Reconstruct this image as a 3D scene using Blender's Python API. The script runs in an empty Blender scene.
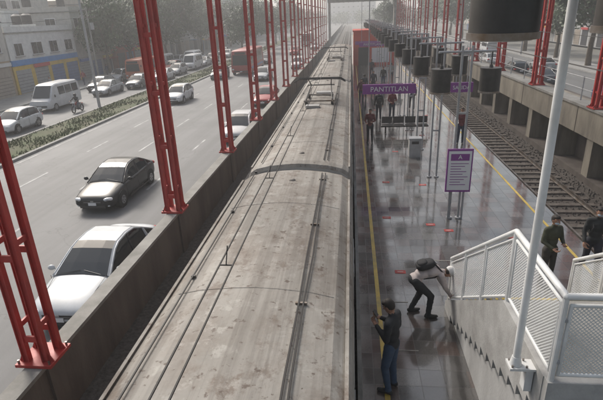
import bpy, math, random
from mathutils import Vector, Matrix
random.seed(7)
R=math.radians
scene=bpy.context.scene
# ------------------------------------------------------------------ materials
def lin(c): return (c[0],c[1],c[2],1)
def mat(name,c1,c2=None,scale=3,rough=.6,metal=0,bump=0,bscale=40,spec=.5,lo=.35,hi=.65,stretch=(1,1,1),r2=None,coat=0):
    m=bpy.data.materials.new(name); m.use_nodes=True
    n=m.node_tree.nodes; l=m.node_tree.links; b=n['Principled BSDF']
    b.inputs['Roughness'].default_value=rough; b.inputs['Metallic'].default_value=metal
    b.inputs['Specular IOR Level'].default_value=spec
    b.inputs['Coat Weight'].default_value=coat
    b.inputs['Base Color'].default_value=lin(c1)
    if c2 or bump or r2:
        tc=n.new('ShaderNodeTexCoord'); mp=n.new('ShaderNodeMapping'); mp.inputs['Scale'].default_value=stretch
        l.new(tc.outputs['Object'],mp.inputs[0])
    if c2 or r2:
        no=n.new('ShaderNodeTexNoise'); no.inputs['Scale'].default_value=scale; no.inputs['Detail'].default_value=8; no.inputs['Roughness'].default_value=.65
        l.new(mp.outputs[0],no.inputs['Vector'])
        mr=n.new('ShaderNodeMapRange'); mr.inputs[1].default_value=lo; mr.inputs[2].default_value=hi
        l.new(no.outputs['Fac'],mr.inputs[0])
    if c2:
        mx=n.new('ShaderNodeMix'); mx.data_type='RGBA'; mx.inputs[6].default_value=lin(c1); mx.inputs[7].default_value=lin(c2)
        l.new(mr.outputs[0],mx.inputs[0]); l.new(mx.outputs[2],b.inputs['Base Color'])
    if r2:
        m2=n.new('ShaderNodeMapRange'); m2.inputs[1].default_value=lo; m2.inputs[2].default_value=hi; m2.inputs[3].default_value=rough; m2.inputs[4].default_value=r2
        l.new(no.outputs['Fac'],m2.inputs[0]); l.new(m2.outputs[0],b.inputs['Roughness'])
    if bump:
        nb=n.new('ShaderNodeTexNoise'); nb.inputs['Scale'].default_value=bscale; nb.inputs['Detail'].default_value=4
        l.new(mp.outputs[0],nb.inputs['Vector'])
        bp=n.new('ShaderNodeBump'); bp.inputs['Strength'].default_value=bump; bp.inputs['Distance'].default_value=.02
        l.new(nb.outputs['Fac'],bp.inputs['Height']); l.new(bp.outputs[0],b.inputs['Normal'])
    return m
class NT:
    def __init__(s,m): s.n=m.node_tree.nodes; s.l=m.node_tree.links; s.b=s.n['Principled BSDF']
    def math(s,op,a,b=None,c=None):
        x=s.n.new('ShaderNodeMath'); x.operation=op
        for i,v in enumerate((a,b,c)):
            if v is None: continue
            if isinstance(v,(int,float)): x.inputs[i].default_value=v
            else: s.l.new(v,x.inputs[i])
        return x.outputs[0]
    def noise(s,vec,scale,detail=6,stretch=None,rough=.6):
        if stretch:
            mp=s.n.new('ShaderNodeMapping'); mp.inputs['Scale'].default_value=stretch; s.l.new(vec,mp.inputs[0]); vec=mp.outputs[0]
        x=s.n.new('ShaderNodeTexNoise'); x.inputs['Scale'].default_value=scale; x.inputs['Detail'].default_value=detail; x.inputs['Roughness'].default_value=rough
        s.l.new(vec,x.inputs['Vector']); return x.outputs['Fac']
    def rng(s,v,a,b,c=0,d=1):
        x=s.n.new('ShaderNodeMapRange')
        for i,k in enumerate((a,b,c,d)): x.inputs[i+1].default_value=k
        s.l.new(v,x.inputs[0]); return x.outputs[0]
    def mix(s,f,a,b,mode='MIX'):
        x=s.n.new('ShaderNodeMix'); x.data_type='RGBA'; x.blend_type=mode
        if isinstance(f,(int,float)): x.inputs[0].default_value=f
        else: s.l.new(f,x.inputs[0])
        for i,v in ((6,a),(7,b)):
            if isinstance(v,tuple): x.inputs[i].default_value=lin(v)
            else: s.l.new(v,x.inputs[i])
        return x.outputs[2]
    def obj(s): 
        t=s.n.new('ShaderNodeTexCoord'); return t.outputs['Object']
    def xyz(s,v):
        x=s.n.new('ShaderNodeSeparateXYZ'); s.l.new(v,x.inputs[0]); return x.outputs
    def comb(s,a,b,c=0.0):
        x=s.n.new('ShaderNodeCombineXYZ')
        for i,v in enumerate((a,b,c)):
            if isinstance(v,(int,float)): x.inputs[i].default_value=v
            else: s.l.new(v,x.inputs[i])
        return x.outputs[0]
    def bump(s,h,st=.3,d=.02):
        x=s.n.new('ShaderNodeBump'); x.inputs['Strength'].default_value=st; x.inputs['Distance'].default_value=d
        s.l.new(h,x.inputs['Height']); s.l.new(x.outputs[0],s.b.inputs['Normal'])

def m_asphalt(name,a,b):
    m=mat(name,a); t=NT(m); o=t.obj()
    c=t.mix(t.rng(t.noise(o,.25,6),.3,.7),a,b)
    c=t.mix(t.rng(t.noise(o,1.0,5,(1.1,.02,1)),.4,.62,0,.5),c,(a[0]*.6,a[1]*.6,a[2]*.6))
    c=t.mix(t.rng(t.noise(o,.5,8,(1,.35,1)),.62,.66,0,.25),c,(b[0]*1.15,b[1]*1.15,b[2]*1.15))
    vo=t.n.new('ShaderNodeTexVoronoi'); vo.feature='DISTANCE_TO_EDGE'; vo.inputs['Scale'].default_value=.17
    nz=t.n.new('ShaderNodeTexNoise'); nz.inputs['Scale'].default_value=.8; nz.inputs['Detail'].default_value=6; t.l.new(o,nz.inputs['Vector'])
    va=t.n.new('ShaderNodeVectorMath'); va.operation='MULTIPLY_ADD'; t.l.new(nz.outputs['Color'],va.inputs[0]); va.inputs[1].default_value=(3,3,3); t.l.new(o,va.inputs[2]); t.l.new(va.outputs[0],vo.inputs['Vector'])
    c=t.mix(t.rng(vo.outputs['Distance'],.003,.008,.35,0),c,(a[0]*.4,a[1]*.4,a[2]*.4))
    c=t.mix(t.rng(t.noise(o,60,2),.4,.6,0,.25),c,(a[0]*.5,a[1]*.5,a[2]*.5))
    t.l.new(c,t.b.inputs['Base Color']); t.b.inputs['Roughness'].default_value=.7
    t.bump(t.noise(o,90,3),.3,.01); return m
M={}
M['asphalt']=m_asphalt('asphalt',(.125,.125,.126),(.175,.175,.175))
M['asphalt2']=m_asphalt('asphalt_side',(.12,.12,.12),(.165,.165,.163))
M['ground']=mat('ground',(.13,.125,.11),(.18,.175,.16),.3,.9)
M['conc']=mat('concrete',(.28,.27,.25),(.17,.165,.15),1.5,.85,bump=.3)
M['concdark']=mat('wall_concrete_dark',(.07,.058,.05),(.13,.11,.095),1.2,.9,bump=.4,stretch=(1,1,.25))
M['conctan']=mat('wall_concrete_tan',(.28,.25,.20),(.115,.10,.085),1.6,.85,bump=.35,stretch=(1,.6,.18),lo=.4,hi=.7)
M['kerb']=mat('kerb',(.30,.295,.28),(.19,.185,.17),2,.85)
M['pave']=mat('pavement',(.26,.255,.245),(.19,.185,.18),1.5,.85)
M['grassbase']=mat('median_soil',(.10,.09,.055),(.06,.08,.03),.8,.95,bump=.5,bscale=8)
M['blade']=mat('grass_blade',(.065,.10,.03),(.11,.11,.045),.6,.8)
M['red']=mat('red_paint',(.43,.03,.025),(.29,.03,.026),1.5,.45,bump=.05,r2=.6)
M['booth']=mat('booth_red',(.52,.065,.035),(.40,.05,.03),.8,.6)
M['white']=mat('white_paint',(.66,.67,.67),(.52,.52,.51),2,.45)
M['whitewall']=mat('white_wall',(.52,.52,.51),(.33,.325,.32),1.4,.75,bump=.15,stretch=(1,1,.4))
M['stringer']=mat('stringer_concrete',(.40,.395,.385),(.27,.265,.255),2.5,.8,bump=.2)
M['yellow']=mat('yellow_paint',(.54,.38,.06),(.30,.23,.08),3,.45,lo=.42,hi=.7)
M['mark']=mat('road_mark',(.48,.48,.47),(.17,.17,.17),1.2,.7,lo=.3,hi=.62)
M['ballast']=mat('ballast',(.05,.042,.036),(.11,.095,.082),9,.95,bump=1,bscale=14)
M['steel']=mat('steel',(.30,.29,.28),(.16,.12,.09),3,.4,metal=.8)
M['wire']=mat('wire',(.03,.027,.025),rough=.6)
M['black']=mat('black_metal',(.024,.022,.021),(.045,.042,.04),4,.5)
M['grey']=mat('grey_metal',(.38,.39,.40),(.28,.28,.29),3,.4,metal=.2)
M['tyre']=mat('rubber',(.02,.02,.02),rough=.85)
M['hub']=mat('wheel_hub',(.35,.35,.36),rough=.3,metal=.8)
M['glass']=mat('dark_glass',(.02,.024,.028),rough=.06,spec=.6)
M['lamp']=mat('headlight',(.6,.62,.64),rough=.1)
M['tail']=mat('tail_light',(.45,.02,.015),rough=.2)
M['purple']=mat('sign_purple',(.23,.055,.26),(.19,.045,.22),3,.4)
M['signwhite']=mat('sign_white',(.66,.66,.67),rough=.4)
M['wood']=mat('sleeper',(.085,.07,.058),(.16,.14,.12),5,.9)
M['bark']=mat('bark',(.10,.075,.05),(.06,.045,.03),4,.9,bump=.6)
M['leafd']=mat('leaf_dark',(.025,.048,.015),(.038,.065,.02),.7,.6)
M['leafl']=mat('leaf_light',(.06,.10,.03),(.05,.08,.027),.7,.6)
M['leafh']=mat('leaf_far',(.06,.09,.04),(.05,.075,.035),.4,.7)
M['orange']=mat('train_side',(.5,.18,.03),(.4,.15,.03),1,.4)
M['trainw']=mat('train_panel',(.36,.355,.345),(.26,.25,.24),1,.5)
def m_roof():
    m=mat('train_roof',(.3,.27,.22)); t=NT(m); o=t.obj()
    c=t.mix(t.rng(t.noise(o,.8,7,(1,.5,1)),.3,.7),(.315,.295,.265),(.20,.185,.163))
    c=t.mix(t.rng(t.noise(o,.9,9,(1,.8,1),.72),.47,.62,0,.7),c,(.155,.125,.10))
    c=t.mix(t.rng(t.noise(o,2.3,9,(1,.7,1),.75),.53,.62,0,.75),c,(.12,.085,.062))
    c=t.mix(t.rng(t.noise(o,3.7,8,(1,1,1),.7),.56,.64,0,.5),c,(.38,.365,.33))
    c=t.mix(t.rng(t.noise(o,2.2,7,(2.5,.05,1),.7),.45,.66,0,.75),c,(.11,.095,.08))
    c=t.mix(t.rng(t.noise(o,9,4),.61,.67,0,.85),c,(.075,.05,.036))
    t.l.new(c,t.b.inputs['Base Color']); t.b.inputs['Roughness'].default_value=.7
    t.bump(t.noise(o,7,6),.35,.03); return m
M['roof']=m_roof()
def m_tiles():
    m=mat('platform_tiles',(.1,.1,.1)); t=NT(m); o=t.obj(); x,y,z=t.xyz(o)
    S=.4
    u=t.math('DIVIDE',x,S); v=t.math('DIVIDE',y,S)
    cell=t.comb(t.math('FLOOR',u),t.math('FLOOR',v))
    w=t.n.new('ShaderNodeTexWhiteNoise'); w.noise_dimensions='2D'; t.l.new(cell,w.inputs['Vector'])
    r=t.n.new('ShaderNodeValToRGB'); r.color_ramp.interpolation='CONSTANT'
    els=r.color_ramp.elements
    cols=[(0,(.072,.069,.067)),(.28,(.105,.10,.097)),(.5,(.095,.073,.066)),(.68,(.052,.051,.05)),(.85,(.14,.135,.128))]
    els[0].position=0; els[0].color=lin(cols[0][1]); els[1].position=cols[1][0]; els[1].color=lin(cols[1][1])
    for p,cc in cols[2:]:
        e=els.new(p); e.color=lin(cc)
    t.l.new(w.outputs['Value'],r.inputs[0])
    c=t.mix(t.rng(t.noise(o,30,4),.4,.7,0,.4),r.outputs[0],(.03,.028,.027))
    c=t.mix(t.rng(t.noise(o,1.2,6),.5,.75,0,.4),c,(.15,.145,.14))
    c=t.mix(t.rng(t.noise(o,.7,8,None,.7),.5,.7,0,.5),c,(.045,.042,.04))
    fu=t.math('ABSOLUTE',t.math('SUBTRACT',t.math('FRACT',u),.5)); fv=t.math('ABSOLUTE',t.math('SUBTRACT',t.math('FRACT',v),.5))
    g=t.math('GREATER_THAN',t.math('MAXIMUM',fu,fv),.485)
    c=t.mix(t.math('MULTIPLY',g,.8),c,(.03,.028,.027))
    t.l.new(c,t.b.inputs['Base Color'])
    rr=t.math('ADD',t.rng(t.noise(o,1.5,7),.35,.7,.04,.22),t.math('MULTIPLY',w.outputs['Value'],.05))
    t.l.new(t.math('ADD',rr,t.math('MULTIPLY',g,.3)),t.b.inputs['Roughness'])
    t.b.inputs['Specular IOR Level'].default_value=.9; t.b.inputs['Coat Weight'].default_value=.5; t.b.inputs['Coat Roughness'].default_value=.07; t.b.inputs['Coat IOR'].default_value=1.6
    t.bump(t.noise(o,3,2),.03,.01); return m
M['tiles']=m_tiles()
def m_perf():
    m=mat('perforated_metal',(.60,.61,.61),rough=.5); t=NT(m); o=t.obj(); x,y,z=t.xyz(o)
    h=t.math('ADD',x,y)
    a=t.math('SUBTRACT',t.math('FRACT',t.math('DIVIDE',t.math('ADD',h,z),.042)),.5)
    b=t.math('SUBTRACT',t.math('FRACT',t.math('DIVIDE',t.math('SUBTRACT',h,z),.042)),.5)
    d=t.math('SQRT',t.math('ADD',t.math('MULTIPLY',a,a),t.math('MULTIPLY',b,b)))
    t.l.new(t.math('GREATER_THAN',d,.38),t.b.inputs['Alpha']); return m
M['perf']=m_perf()
_p={}
def paint(c,rough=.3):
    k=tuple(c)+(rough,)
    if k not in _p: _p[k]=mat('paint_%d'%len(_p),c,(c[0]*.8,c[1]*.8,c[2]*.8),2,rough,coat=.15 if rough<.4 else 0,spec=.35 if rough<.4 else .4)
    return _p[k]
# ------------------------------------------------------------------ mesh builder
class MB:
    def __init__(s): s.v=[];s.f=[];s.m=[];s.mats=[]
    def mi(s,m):
        if isinstance(m,str): m=M[m]
        if m not in s.mats: s.mats.append(m)
        return s.mats.index(m)
    def add(s,vs,fs,m):
        o=len(s.v); k=s.mi(m); s.v+= [tuple(p) for p in vs]
        for f in fs: s.f.append(tuple(i+o for i in f)); s.m.append(k)
    def bx(s,x0,x1,y0,y1,z0,z1,m):
        s.add([(x0,y0,z0),(x1,y0,z0),(x1,y1,z0),(x0,y1,z0),(x0,y0,z1),(x1,y0,z1),(x1,y1,z1),(x0,y1,z1)],
          [(3,2,1,0),(4,5,6,7),(0,1,5,4),(1,2,6,5),(2,3,7,6),(3,0,4,7)],m)
    def box(s,c,d,m,Rm=None):
        vs=[]
        for z in (-.5,.5):
            for x,y in ((-.5,-.5),(.5,-.5),(.5,.5),(-.5,.5)):
                p=Vector((x*d[0],y*d[1],z*d[2]))
                if Rm: p=Rm@p
                vs.append(p+Vector(c))
        s.add(vs,[(3,2,1,0),(4,5,6,7),(0,1,5,4),(1,2,6,5),(2,3,7,6),(3,0,4,7)],m)
    def sheet(s,x0,x1,y0,y1,z,m): s.add([(x0,y0,z),(x1,y0,z),(x1,y1,z),(x0,y1,z)],[(0,1,2,3)],m)
    def cyl(s,a,b,ra,rb,m,seg=10,rnd=False):
        a=Vector(a);b=Vector(b);d=(b-a); L=d.length
        if L<1e-6: return
        d/=L; u=d.orthogonal().normalized(); w=d.cross(u)
        rings=[(a,ra),(b,rb)]
        if rnd:
            rings=[(a-d*ra*.92,ra*.4),(a-d*ra*.6,ra*.8),(a,ra),(b,rb),(b+d*rb*.6,rb*.8),(b+d*rb*.92,rb*.4)]
        vs=[];fs=[]
        for c,r in rings:
            for i in range(seg):
                t=2*math.pi*i/seg; vs.append(c+(u*math.cos(t)+w*math.sin(t))*r)
        for k in range(len(rings)-1):
            for i in range(seg):
                j=(i+1)%seg; fs.append((k*seg+i,k*seg+j,(k+1)*seg+j,(k+1)*seg+i))
        fs.append(tuple(range(seg-1,-1,-1))); n=(len(rings)-1)*seg; fs.append(tuple(range(n,n+seg)))
        s.add(vs,fs,m)
    def ell(s,c,r,m,seg=14,rg=9,Rm=None,p=1.0):
        vs=[];fs=[]; c=Vector(c)
        def sg(x): return math.copysign(abs(x)**p,x)
        for j in range(1,rg):
            ph=math.pi*j/rg
            for i in range(seg):
                t=2*math.pi*i/seg
                q=Vector((r[0]*sg(math.sin(ph))*sg(math.cos(t)),r[1]*sg(math.sin(ph))*sg(math.sin(t)),r[2]*sg(math.cos(ph))))
                if Rm: q=Rm@q
                vs.append(c+q)
        for zz in (1,-1):
            q=Vector((0,0,r[2]*zz)); 
            if Rm:q=Rm@q
            vs.append(c+q)
        T=len(vs)-2;B=T+1
        for j in range(rg-2):
            for i in range(seg):
                k=(i+1)%seg; fs.append((j*seg+i,(j+1)*seg+i,(j+1)*seg+k,j*seg+k))
        for i in range(seg):
            k=(i+1)%seg; fs.append((T,i,k)); fs.append((B,(rg-2)*seg+k,(rg-2)*seg+i))
        s.add(vs,fs,m)
    def loft(s,rings,m,caps=True,closed=True):
        n=len(rings[0]);vs=[p for r in rings for p in r];fs=[]
        for k in range(len(rings)-1):
            for i in range(n if closed else n-1):
                j=(i+1)%n; fs.append((k*n+i,k*n+j,(k+1)*n+j,(k+1)*n+i))
        if caps: fs.append(tuple(range(n-1,-1,-1))); b=(len(rings)-1)*n; fs.append(tuple(range(b,b+n)))
        s.add(vs,fs,m)
    def mesh(s,name,smooth=False,ang=35):
        me=bpy.data.meshes.new(name); me.from_pydata(s.v,[],s.f)
        for m in s.mats: me.materials.append(m)
        me.polygons.foreach_set('material_index',s.m)
        if smooth:
            me.polygons.foreach_set('use_smooth',[True]*len(me.polygons))
            try: me.set_sharp_from_angle(angle=R(ang))
            except Exception: pass
        me.update(); return me
    def obj(s,name,smooth=False,parent=None,bevel=0,ang=35):
        return put(name,s.mesh(name,smooth,ang),parent=parent,bevel=bevel)
def put(name,me,loc=(0,0,0),rz=0,parent=None,sub=0,bevel=0,sc=None):
    o=bpy.data.objects.new(name,me); scene.collection.objects.link(o)
    o.location=loc; o.rotation_euler=(0,0,rz)
    if sc: o.scale=sc
    if parent: o.parent=parent
    if sub:
        x=o.modifiers.new('s','SUBSURF'); x.levels=sub; x.render_levels=sub
    if bevel:
        x=o.modifiers.new('b','BEVEL'); x.width=bevel; x.segments=2; x.limit_method='ANGLE'
    return o
def empty(name,loc=(0,0,0),rz=0):
    o=bpy.data.objects.new(name,None); scene.collection.objects.link(o); o.location=loc; o.rotation_euler=(0,0,rz); return o

# ------------------------------------------------------------------ setting
YE=600
b=MB(); b.sheet(-1500,1500,-200,2500,-.30,'ground'); b.obj('ground')
b=MB(); b.sheet(-18.7,-5.95,-30,YE,0,'asphalt'); b.obj('road')
b=MB(); b.sheet(-31,-22.3,-30,YE,-.004,'asphalt2'); b.obj('side_road')
b=MB()
for x in (-9.1,-12.3,-15.5):
    y=-20
    while y<350:
        b.sheet(x-.06,x+.06,y,y+2.6,.006,'mark'); y+=6.5
b.sheet(-6.45,-6.35,-30,400,.006,'mark'); b.sheet(-18.35,-18.25,-30,400,.006,'mark')
b.obj('road_marking')
b=MB(); b.bx(-18.95,-18.7,-30,YE,-.3,.14,'kerb'); b.bx(-22.3,-22.05,-30,YE,-.3,.14,'kerb'); b.bx(-22.05,-18.95,-30,YE,-.3,.10,'grassbase'); b.obj('median')
b=MB()
for i in range(16000):
    x=random.uniform(-22,-19); y=15+ (random.random()**1.6)*110
    if math.sin(x*2.1+y*.37)+math.sin(y*.9-x)+random.uniform(-1.2,1.2)<-.2: continue
    a=random.uniform(0,6.28); h=random.uniform(.05,.2); w=.05
    dx,dy=math.cos(a)*w,math.sin(a)*w; lx,ly=random.uniform(-.08,.08),random.uniform(-.08,.08)
    b.add([(x-dx,y-dy,.09),(x+dx,y+dy,.09),(x+lx,y+ly,.1+h)],[(0,1,2)],'blade')
b.obj('grass')
b=MB(); b.bx(-31.25,-31,-30,YE,-.3,.13,'kerb'); b.bx(-36,-31.25,-30,YE,-.3,.12,'pave'); b.obj('pavement')
# left barrier wall
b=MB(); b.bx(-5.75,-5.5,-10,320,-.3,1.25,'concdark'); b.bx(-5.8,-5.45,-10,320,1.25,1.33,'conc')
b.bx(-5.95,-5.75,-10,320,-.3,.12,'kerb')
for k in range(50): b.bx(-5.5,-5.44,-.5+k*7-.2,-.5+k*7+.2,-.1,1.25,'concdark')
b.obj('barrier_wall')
# track beds
b=MB(); b.sheet(-5.5,.15,-30,320,-.1,'ballast'); b.sheet(6.1,9.9,-30,320,-.1,'ballast'); b.obj('track_bed')
b=MB(); b.bx(-4.9,-4.5,-10,200,-.3,.05,'conc'); b.bx(-4.45,-4.2,-10,200,-.3,-.02,'concdark'); b.obj('cable_trough')
for tx,nm in ((8.0,'railway_track'),(-1.25,'railway_track')):
    b=MB()
    y=-8
    while y<220: b.bx(tx-1.2,tx+1.2,y,y+.24,-.14,-.05+random.uniform(0,.012),'wood'); y+=.65
    for s in (-1,1):
        x=tx+s*.72
        b.bx(x-.07,x+.07,-10,320,-.035,-.02,'steel'); b.bx(x-.015,x+.015,-10,320,-.02,.08,'steel'); b.bx(x-.035,x+.035,-10,320,.08,.12,'steel')
    b.obj(nm)
b=MB()
for i in range(9000):
    x=random.uniform(6.2,9.85); y=8+(random.random()**1.5)*70; s=random.uniform(.02,.055); z=-.10
    b.add([(x-s,y-s,z),(x+s,y-s*.7,z),(x+s*.6,y+s,z),(x-s*.8,y+s*.7,z),(x+random.uniform(-.3,.3)*s,y,z+s*1.3)],[(0,1,4),(1,2,4),(2,3,4),(3,0,4)],'ballast')
b.obj('ballast_stones')
# platform
b=MB(); b.bx(.17,6.1,-10,150,-.3,1.05,'conc'); b.bx(.12,6.15,-10,150,1.05,1.10,'tiles')
b.sheet(.56,.65,-10,150,1.104,'yellow'); b.sheet(5.60,5.68,-10,150,1.104,'yellow')
b.sheet(.121,.2,-10,150,1.104,'conc'); b.obj('platform')
b=MB()
for x,y in ((2.35,13.0),(2.8,12.6),(1.2,10.2),(.98,5.75),(2.6,16.5),(1.3,16.8),(3.9,17),(2,21),(4.4,12.2),(1.1,13.5),(3.6,24),(1.6,31),(4.5,29)):
    b.sheet(x-.13,x+.13,y-.08,y+.08,1.106,paint((.36,.05,.045),.6))
    b.sheet(x-.07,x+.07,y-.015,y+.015,1.109,paint((.5,.4,.38),.6))
b.obj('floor_sticker')
b=MB()
for (x,y) in ((.98,8.9),(1.0,7.3),(2.3,10.8)): b.bx(x-.26,x+.26,y-.015,y+.015,1.104,1.107,'conc')
b.obj('floor_drain')
# right retaining wall with recesses
b=MB()
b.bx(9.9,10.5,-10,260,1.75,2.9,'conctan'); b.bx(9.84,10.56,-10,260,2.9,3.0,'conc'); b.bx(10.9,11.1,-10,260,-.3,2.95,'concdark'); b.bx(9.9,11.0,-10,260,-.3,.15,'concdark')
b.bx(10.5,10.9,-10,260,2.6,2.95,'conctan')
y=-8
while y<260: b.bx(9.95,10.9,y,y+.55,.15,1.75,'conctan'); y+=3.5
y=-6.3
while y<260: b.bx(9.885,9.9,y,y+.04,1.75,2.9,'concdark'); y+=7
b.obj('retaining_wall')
b=MB(); b.sheet(11.1,15,-30,YE,-.02,'pave'); b.obj('verge')
b=MB(); b.bx(15,15.2,-30,YE,-.3,.13,'kerb'); b.bx(26,30,-30,YE,-.3,.12,'pave'); b.obj('pavement')
b=MB(); b.sheet(15.2,26,-30,YE,0,'asphalt2'); b.obj('side_road')
b=MB()
y=0
while y<260: b.cyl((10.3,y,3.0),(10.3,y,4.05),.03,.03,'grey',6); y+=2.5
for z in (3.5,4.0): b.cyl((10.3,0,z),(10.3,258,z),.02,.02,'grey',5)
b.obj('wall_railing')
# red lattice columns
def col_mesh():
    b=MB(); H=9.6; w=.18
    for sx in (-1,1):
        for sy in (-1,1):
            x,y=sx*w,sy*w
            b.bx(x-.06,x+.06,y-.012,y+.012,0,H,'red'); b.bx(x-.0605,x-.045,y-.05,y+.05,0,H,'red'); b.bx(x+.045,x+.0605,y-.05,y+.05,0,H,'red')
    z=.5
    while z<H:
        for sy in (-1,1): b.bx(-w+.0605,w-.0605,sy*w-.02,sy*w+.02,z-.06,z+.06,'red')
        for sx in (-1,1): b.bx(sx*w-.02,sx*w+.02,-w+.05,w-.05,z+.2,z+.3,'red')
        z+=1.6
    b.bx(-.34,.34,-.32,.32,-.03,0.03,'red'); 
    for sx in (-1,1):
        for sy in (-1,1):
            b.cyl((sx*.29,sy*.27,.03),(sx*.29,sy*.27,.1),.02,.02,'steel',6)
            b.add([(sx*.2,sy*w-.01,.03),(sx*.33,sy*w-.01,.03),(sx*.2,sy*w-.01,.3),(sx*.2,sy*w+.01,.03),(sx*.33,sy*w+.01,.03),(sx*.2,sy*w+.01,.3)],[(0,1,2),(3,5,4),(1,4,5,2),(0,2,5,3)],'red')
    return b.mesh('red_lattice_column')
cm=col_mesh()
for k in range(16):
    y=6.5+7*k
    put('steel_column',cm,(-5.62,y,1.37),bevel=0)
    put('steel_column',cm,(10.15,y,3.03),sc=(1,1,.83))
for k in range(16):
    y=6.5+7*k; b=MB()
    for z in (11.1,12.0): b.bx(-6,10.6,y-.12,y+.12,z-.1,z+.1,'red')
    x=-5.6
    while x<9.5:
        b.cyl((x,y,11.2),(x+.8,y,11.9),.05,.05,'red',6); b.cyl((x+.8,y,11.9),(x+1.6,y,11.2),.05,.05,'red',6); x+=1.6
    b.obj('roof_truss')
b=MB()
x=.4
while x<2.6: b.add([(x,-2,12.14),(x+.15,-2,12.22),(x+.15,113,12.22),(x,113,12.14)],[(0,1,2,3)],'grey'); b.add([(x+.15,-2,12.22),(x+.3,-2,12.14),(x+.3,113,12.14),(x+.15,113,12.22)],[(0,1,2,3)],'grey'); x+=.3
b.obj('unseen_shade_canopy')  # out-of-view roof strip added to shade the platform, kept narrow so floor reflects sky

# ------------------------------------------------------------------ train
def train_car(y0,y1,panto):
    e=empty('train_car',(-1.30,0,0)); e.scale=(1.075,1,1)
    half=[(-1.22,.35),(-1.25,.9),(-1.25,2.95),(-1.225,3.2),(-1.16,3.36),(-1.02,3.46),(-.7,3.54),(-.3,3.585),(0,3.6)]
    ring=half+[(-x,z) for x,z in half[-2::-1]]
    n=len(ring)
    b=MB()
    ys=[y0,y0+.06,y0+.25]+[y0+.25+(y1-y0-.5)*i/10 for i in range(1,10)]+[y1-.25,y1-.06,y1]
    rings=[]
    for y in ys:
        k=.965 if y in(y0,y1) else (.99 if y in (y0+.06,y1-.06) else 1)
        rings.append([(x*k,y,(z-.35)*k+.35) for x,z in ring])
    for kk in range(len(rings)-1):
        for i in range(n-1):
            zz=max(ring[i][1],ring[i+1][1]); m='orange' if zz<1.3 else ('trainw' if zz<3.0 else 'roof')
            b.add([rings[kk][i],rings[kk][i+1],rings[kk+1][i+1],rings[kk+1][i]],[(0,1,2,3)],m)
    for rr in (rings[0],rings[-1]): b.add(rr,[tuple(range(n))],'trainw')
    b.bx(-1.1,1.1,y0+.5,y1-.5,.05,.34,'black')
    for yy in (y0+2.5,y0+4.6,y1-4.6,y1-2.5):
        for s in (-.72,.72): b.cyl((s-.06,yy,.52),(s+.06,yy,.52),.4,.4,'steel',20)
    b.obj('body',True,e,ang=50)
    b=MB()
    for s in (-1,1):
        b.bx(s*1.17-.02,s*1.17+.02,y0+.3,y1-.3,3.37,3.405,'roof')
        yy=y0+1.0
        while yy<y1-1.6:
            b.bx(min(s*1.252,s*1.262),max(s*1.252,s*1.262),yy,yy+1.3,1.0,2.85,'trainw')
            for q in (.08,.72): b.bx(min(s*1.262,s*1.268),max(s*1.262,s*1.268),yy+q,yy+q+.5,1.75,2.7,'glass')
            if yy+4<y1: b.bx(min(s*1.252,s*1.259),max(s*1.252,s*1.259),yy+1.6,yy+3.6,1.8,2.6,'glass')
            yy+=4.05
    b.obj('doors_and_windows',False,e)
    b=MB()
    yy=y0+2.1
    while yy<y1-1: 
        for s in (-1,1): b.cyl((s*1.0,yy,3.464),(s*.7,yy,3.537),.010,.010,'roof',5); b.cyl((s*.7,yy,3.537),(s*.3,yy,3.582),.010,.010,'roof',5); b.cyl((s*.3,yy,3.582),(0,yy,3.597),.010,.010,'roof',5)
        yy+=3.1
    for cx,cz in ((.66,3.58),(.585,3.585)):
        pts=[(cx+random.uniform(-.014,.014),y0+.35+(y1-y0-.7)*i/12,cz) for i in range(13)]
        for p,q in zip(pts,pts[1:]): b.cyl(p,q,.013,.013,'wire',5)
    for cx,cz in ((-.92,3.53),):
        b.cyl((cx,y0+.3,cz),(cx,y1-.3,cz),.012,.012,'wire',5)
    yy=y0+1.3
    while yy<y1-.6:
        b.box((.62,yy,3.565),(.14,.03,.035),'steel'); b.box((-.92,yy+.7,3.51),(.05,.05,.05),'black'); yy+=2.45
    for yy in (y0+.9,y1-.9): b.ell((.0,yy,3.60),(.07,.07,.04),'roof',10,6)
    b.obj('roof_conduit',True,e)
    if panto:
        b=MB(); y=panto
        for s in (-.55,.55): b.bx(s-.04,s+.04,y-.9,y+.9,3.68,3.76,'steel'); 
        for yy in (y-.8,y+.8):
            b.bx(-.5,.5,yy-.04,yy+.04,3.69,3.75,'steel')
            for s in (-.5,.5): b.cyl((s,yy,3.55),(s,yy,3.69),.06,.05,'black',8)
        for s in (-.5,.5):
            b.cyl((s,y-.8,3.78),(s*.8,y+.75,4.15),.03,.025,'black',6); b.cyl((s*.8,y+.75,4.15),(s*.9,y-.1,4.5),.025,.02,'black',6)
        b.cyl((-.55,y+.75,4.15),(.55,y+.75,4.15),.025,.025,'black',6)
        for dy in (-.25,.1): b.cyl((-.8,y+dy,4.53),(.8,y+dy,4.53),.03,.03,'black',6); 
        for s in (-1,1):
            b.cyl((s*.8,y-.25,4.53),(s*1.0,y-.25,4.4),.03,.02,'black',6); b.cyl((s*.8,y+.1,4.53),(s*1.0,y+.1,4.4),.03,.02,'black',6)
        b.box((.1,y+1.6,3.66),(.7,.5,.14),'trainw'); b.box((-.2,y-1.6,3.64),(.5,.35,.10),'trainw')
        b.obj('pantograph',True,e)
    return e
train_car(-6,10.75,None); train_car(11.15,27.7,20.3); train_car(28.1,44.6,40); train_car(45,61.5,None)
b=MB()
for y in (10.75,27.7,44.6): b.bx(-2.3,-.3,y+.01,y+.39,.5,3.25,'tyre')
b.obj('train_gangway')
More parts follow.
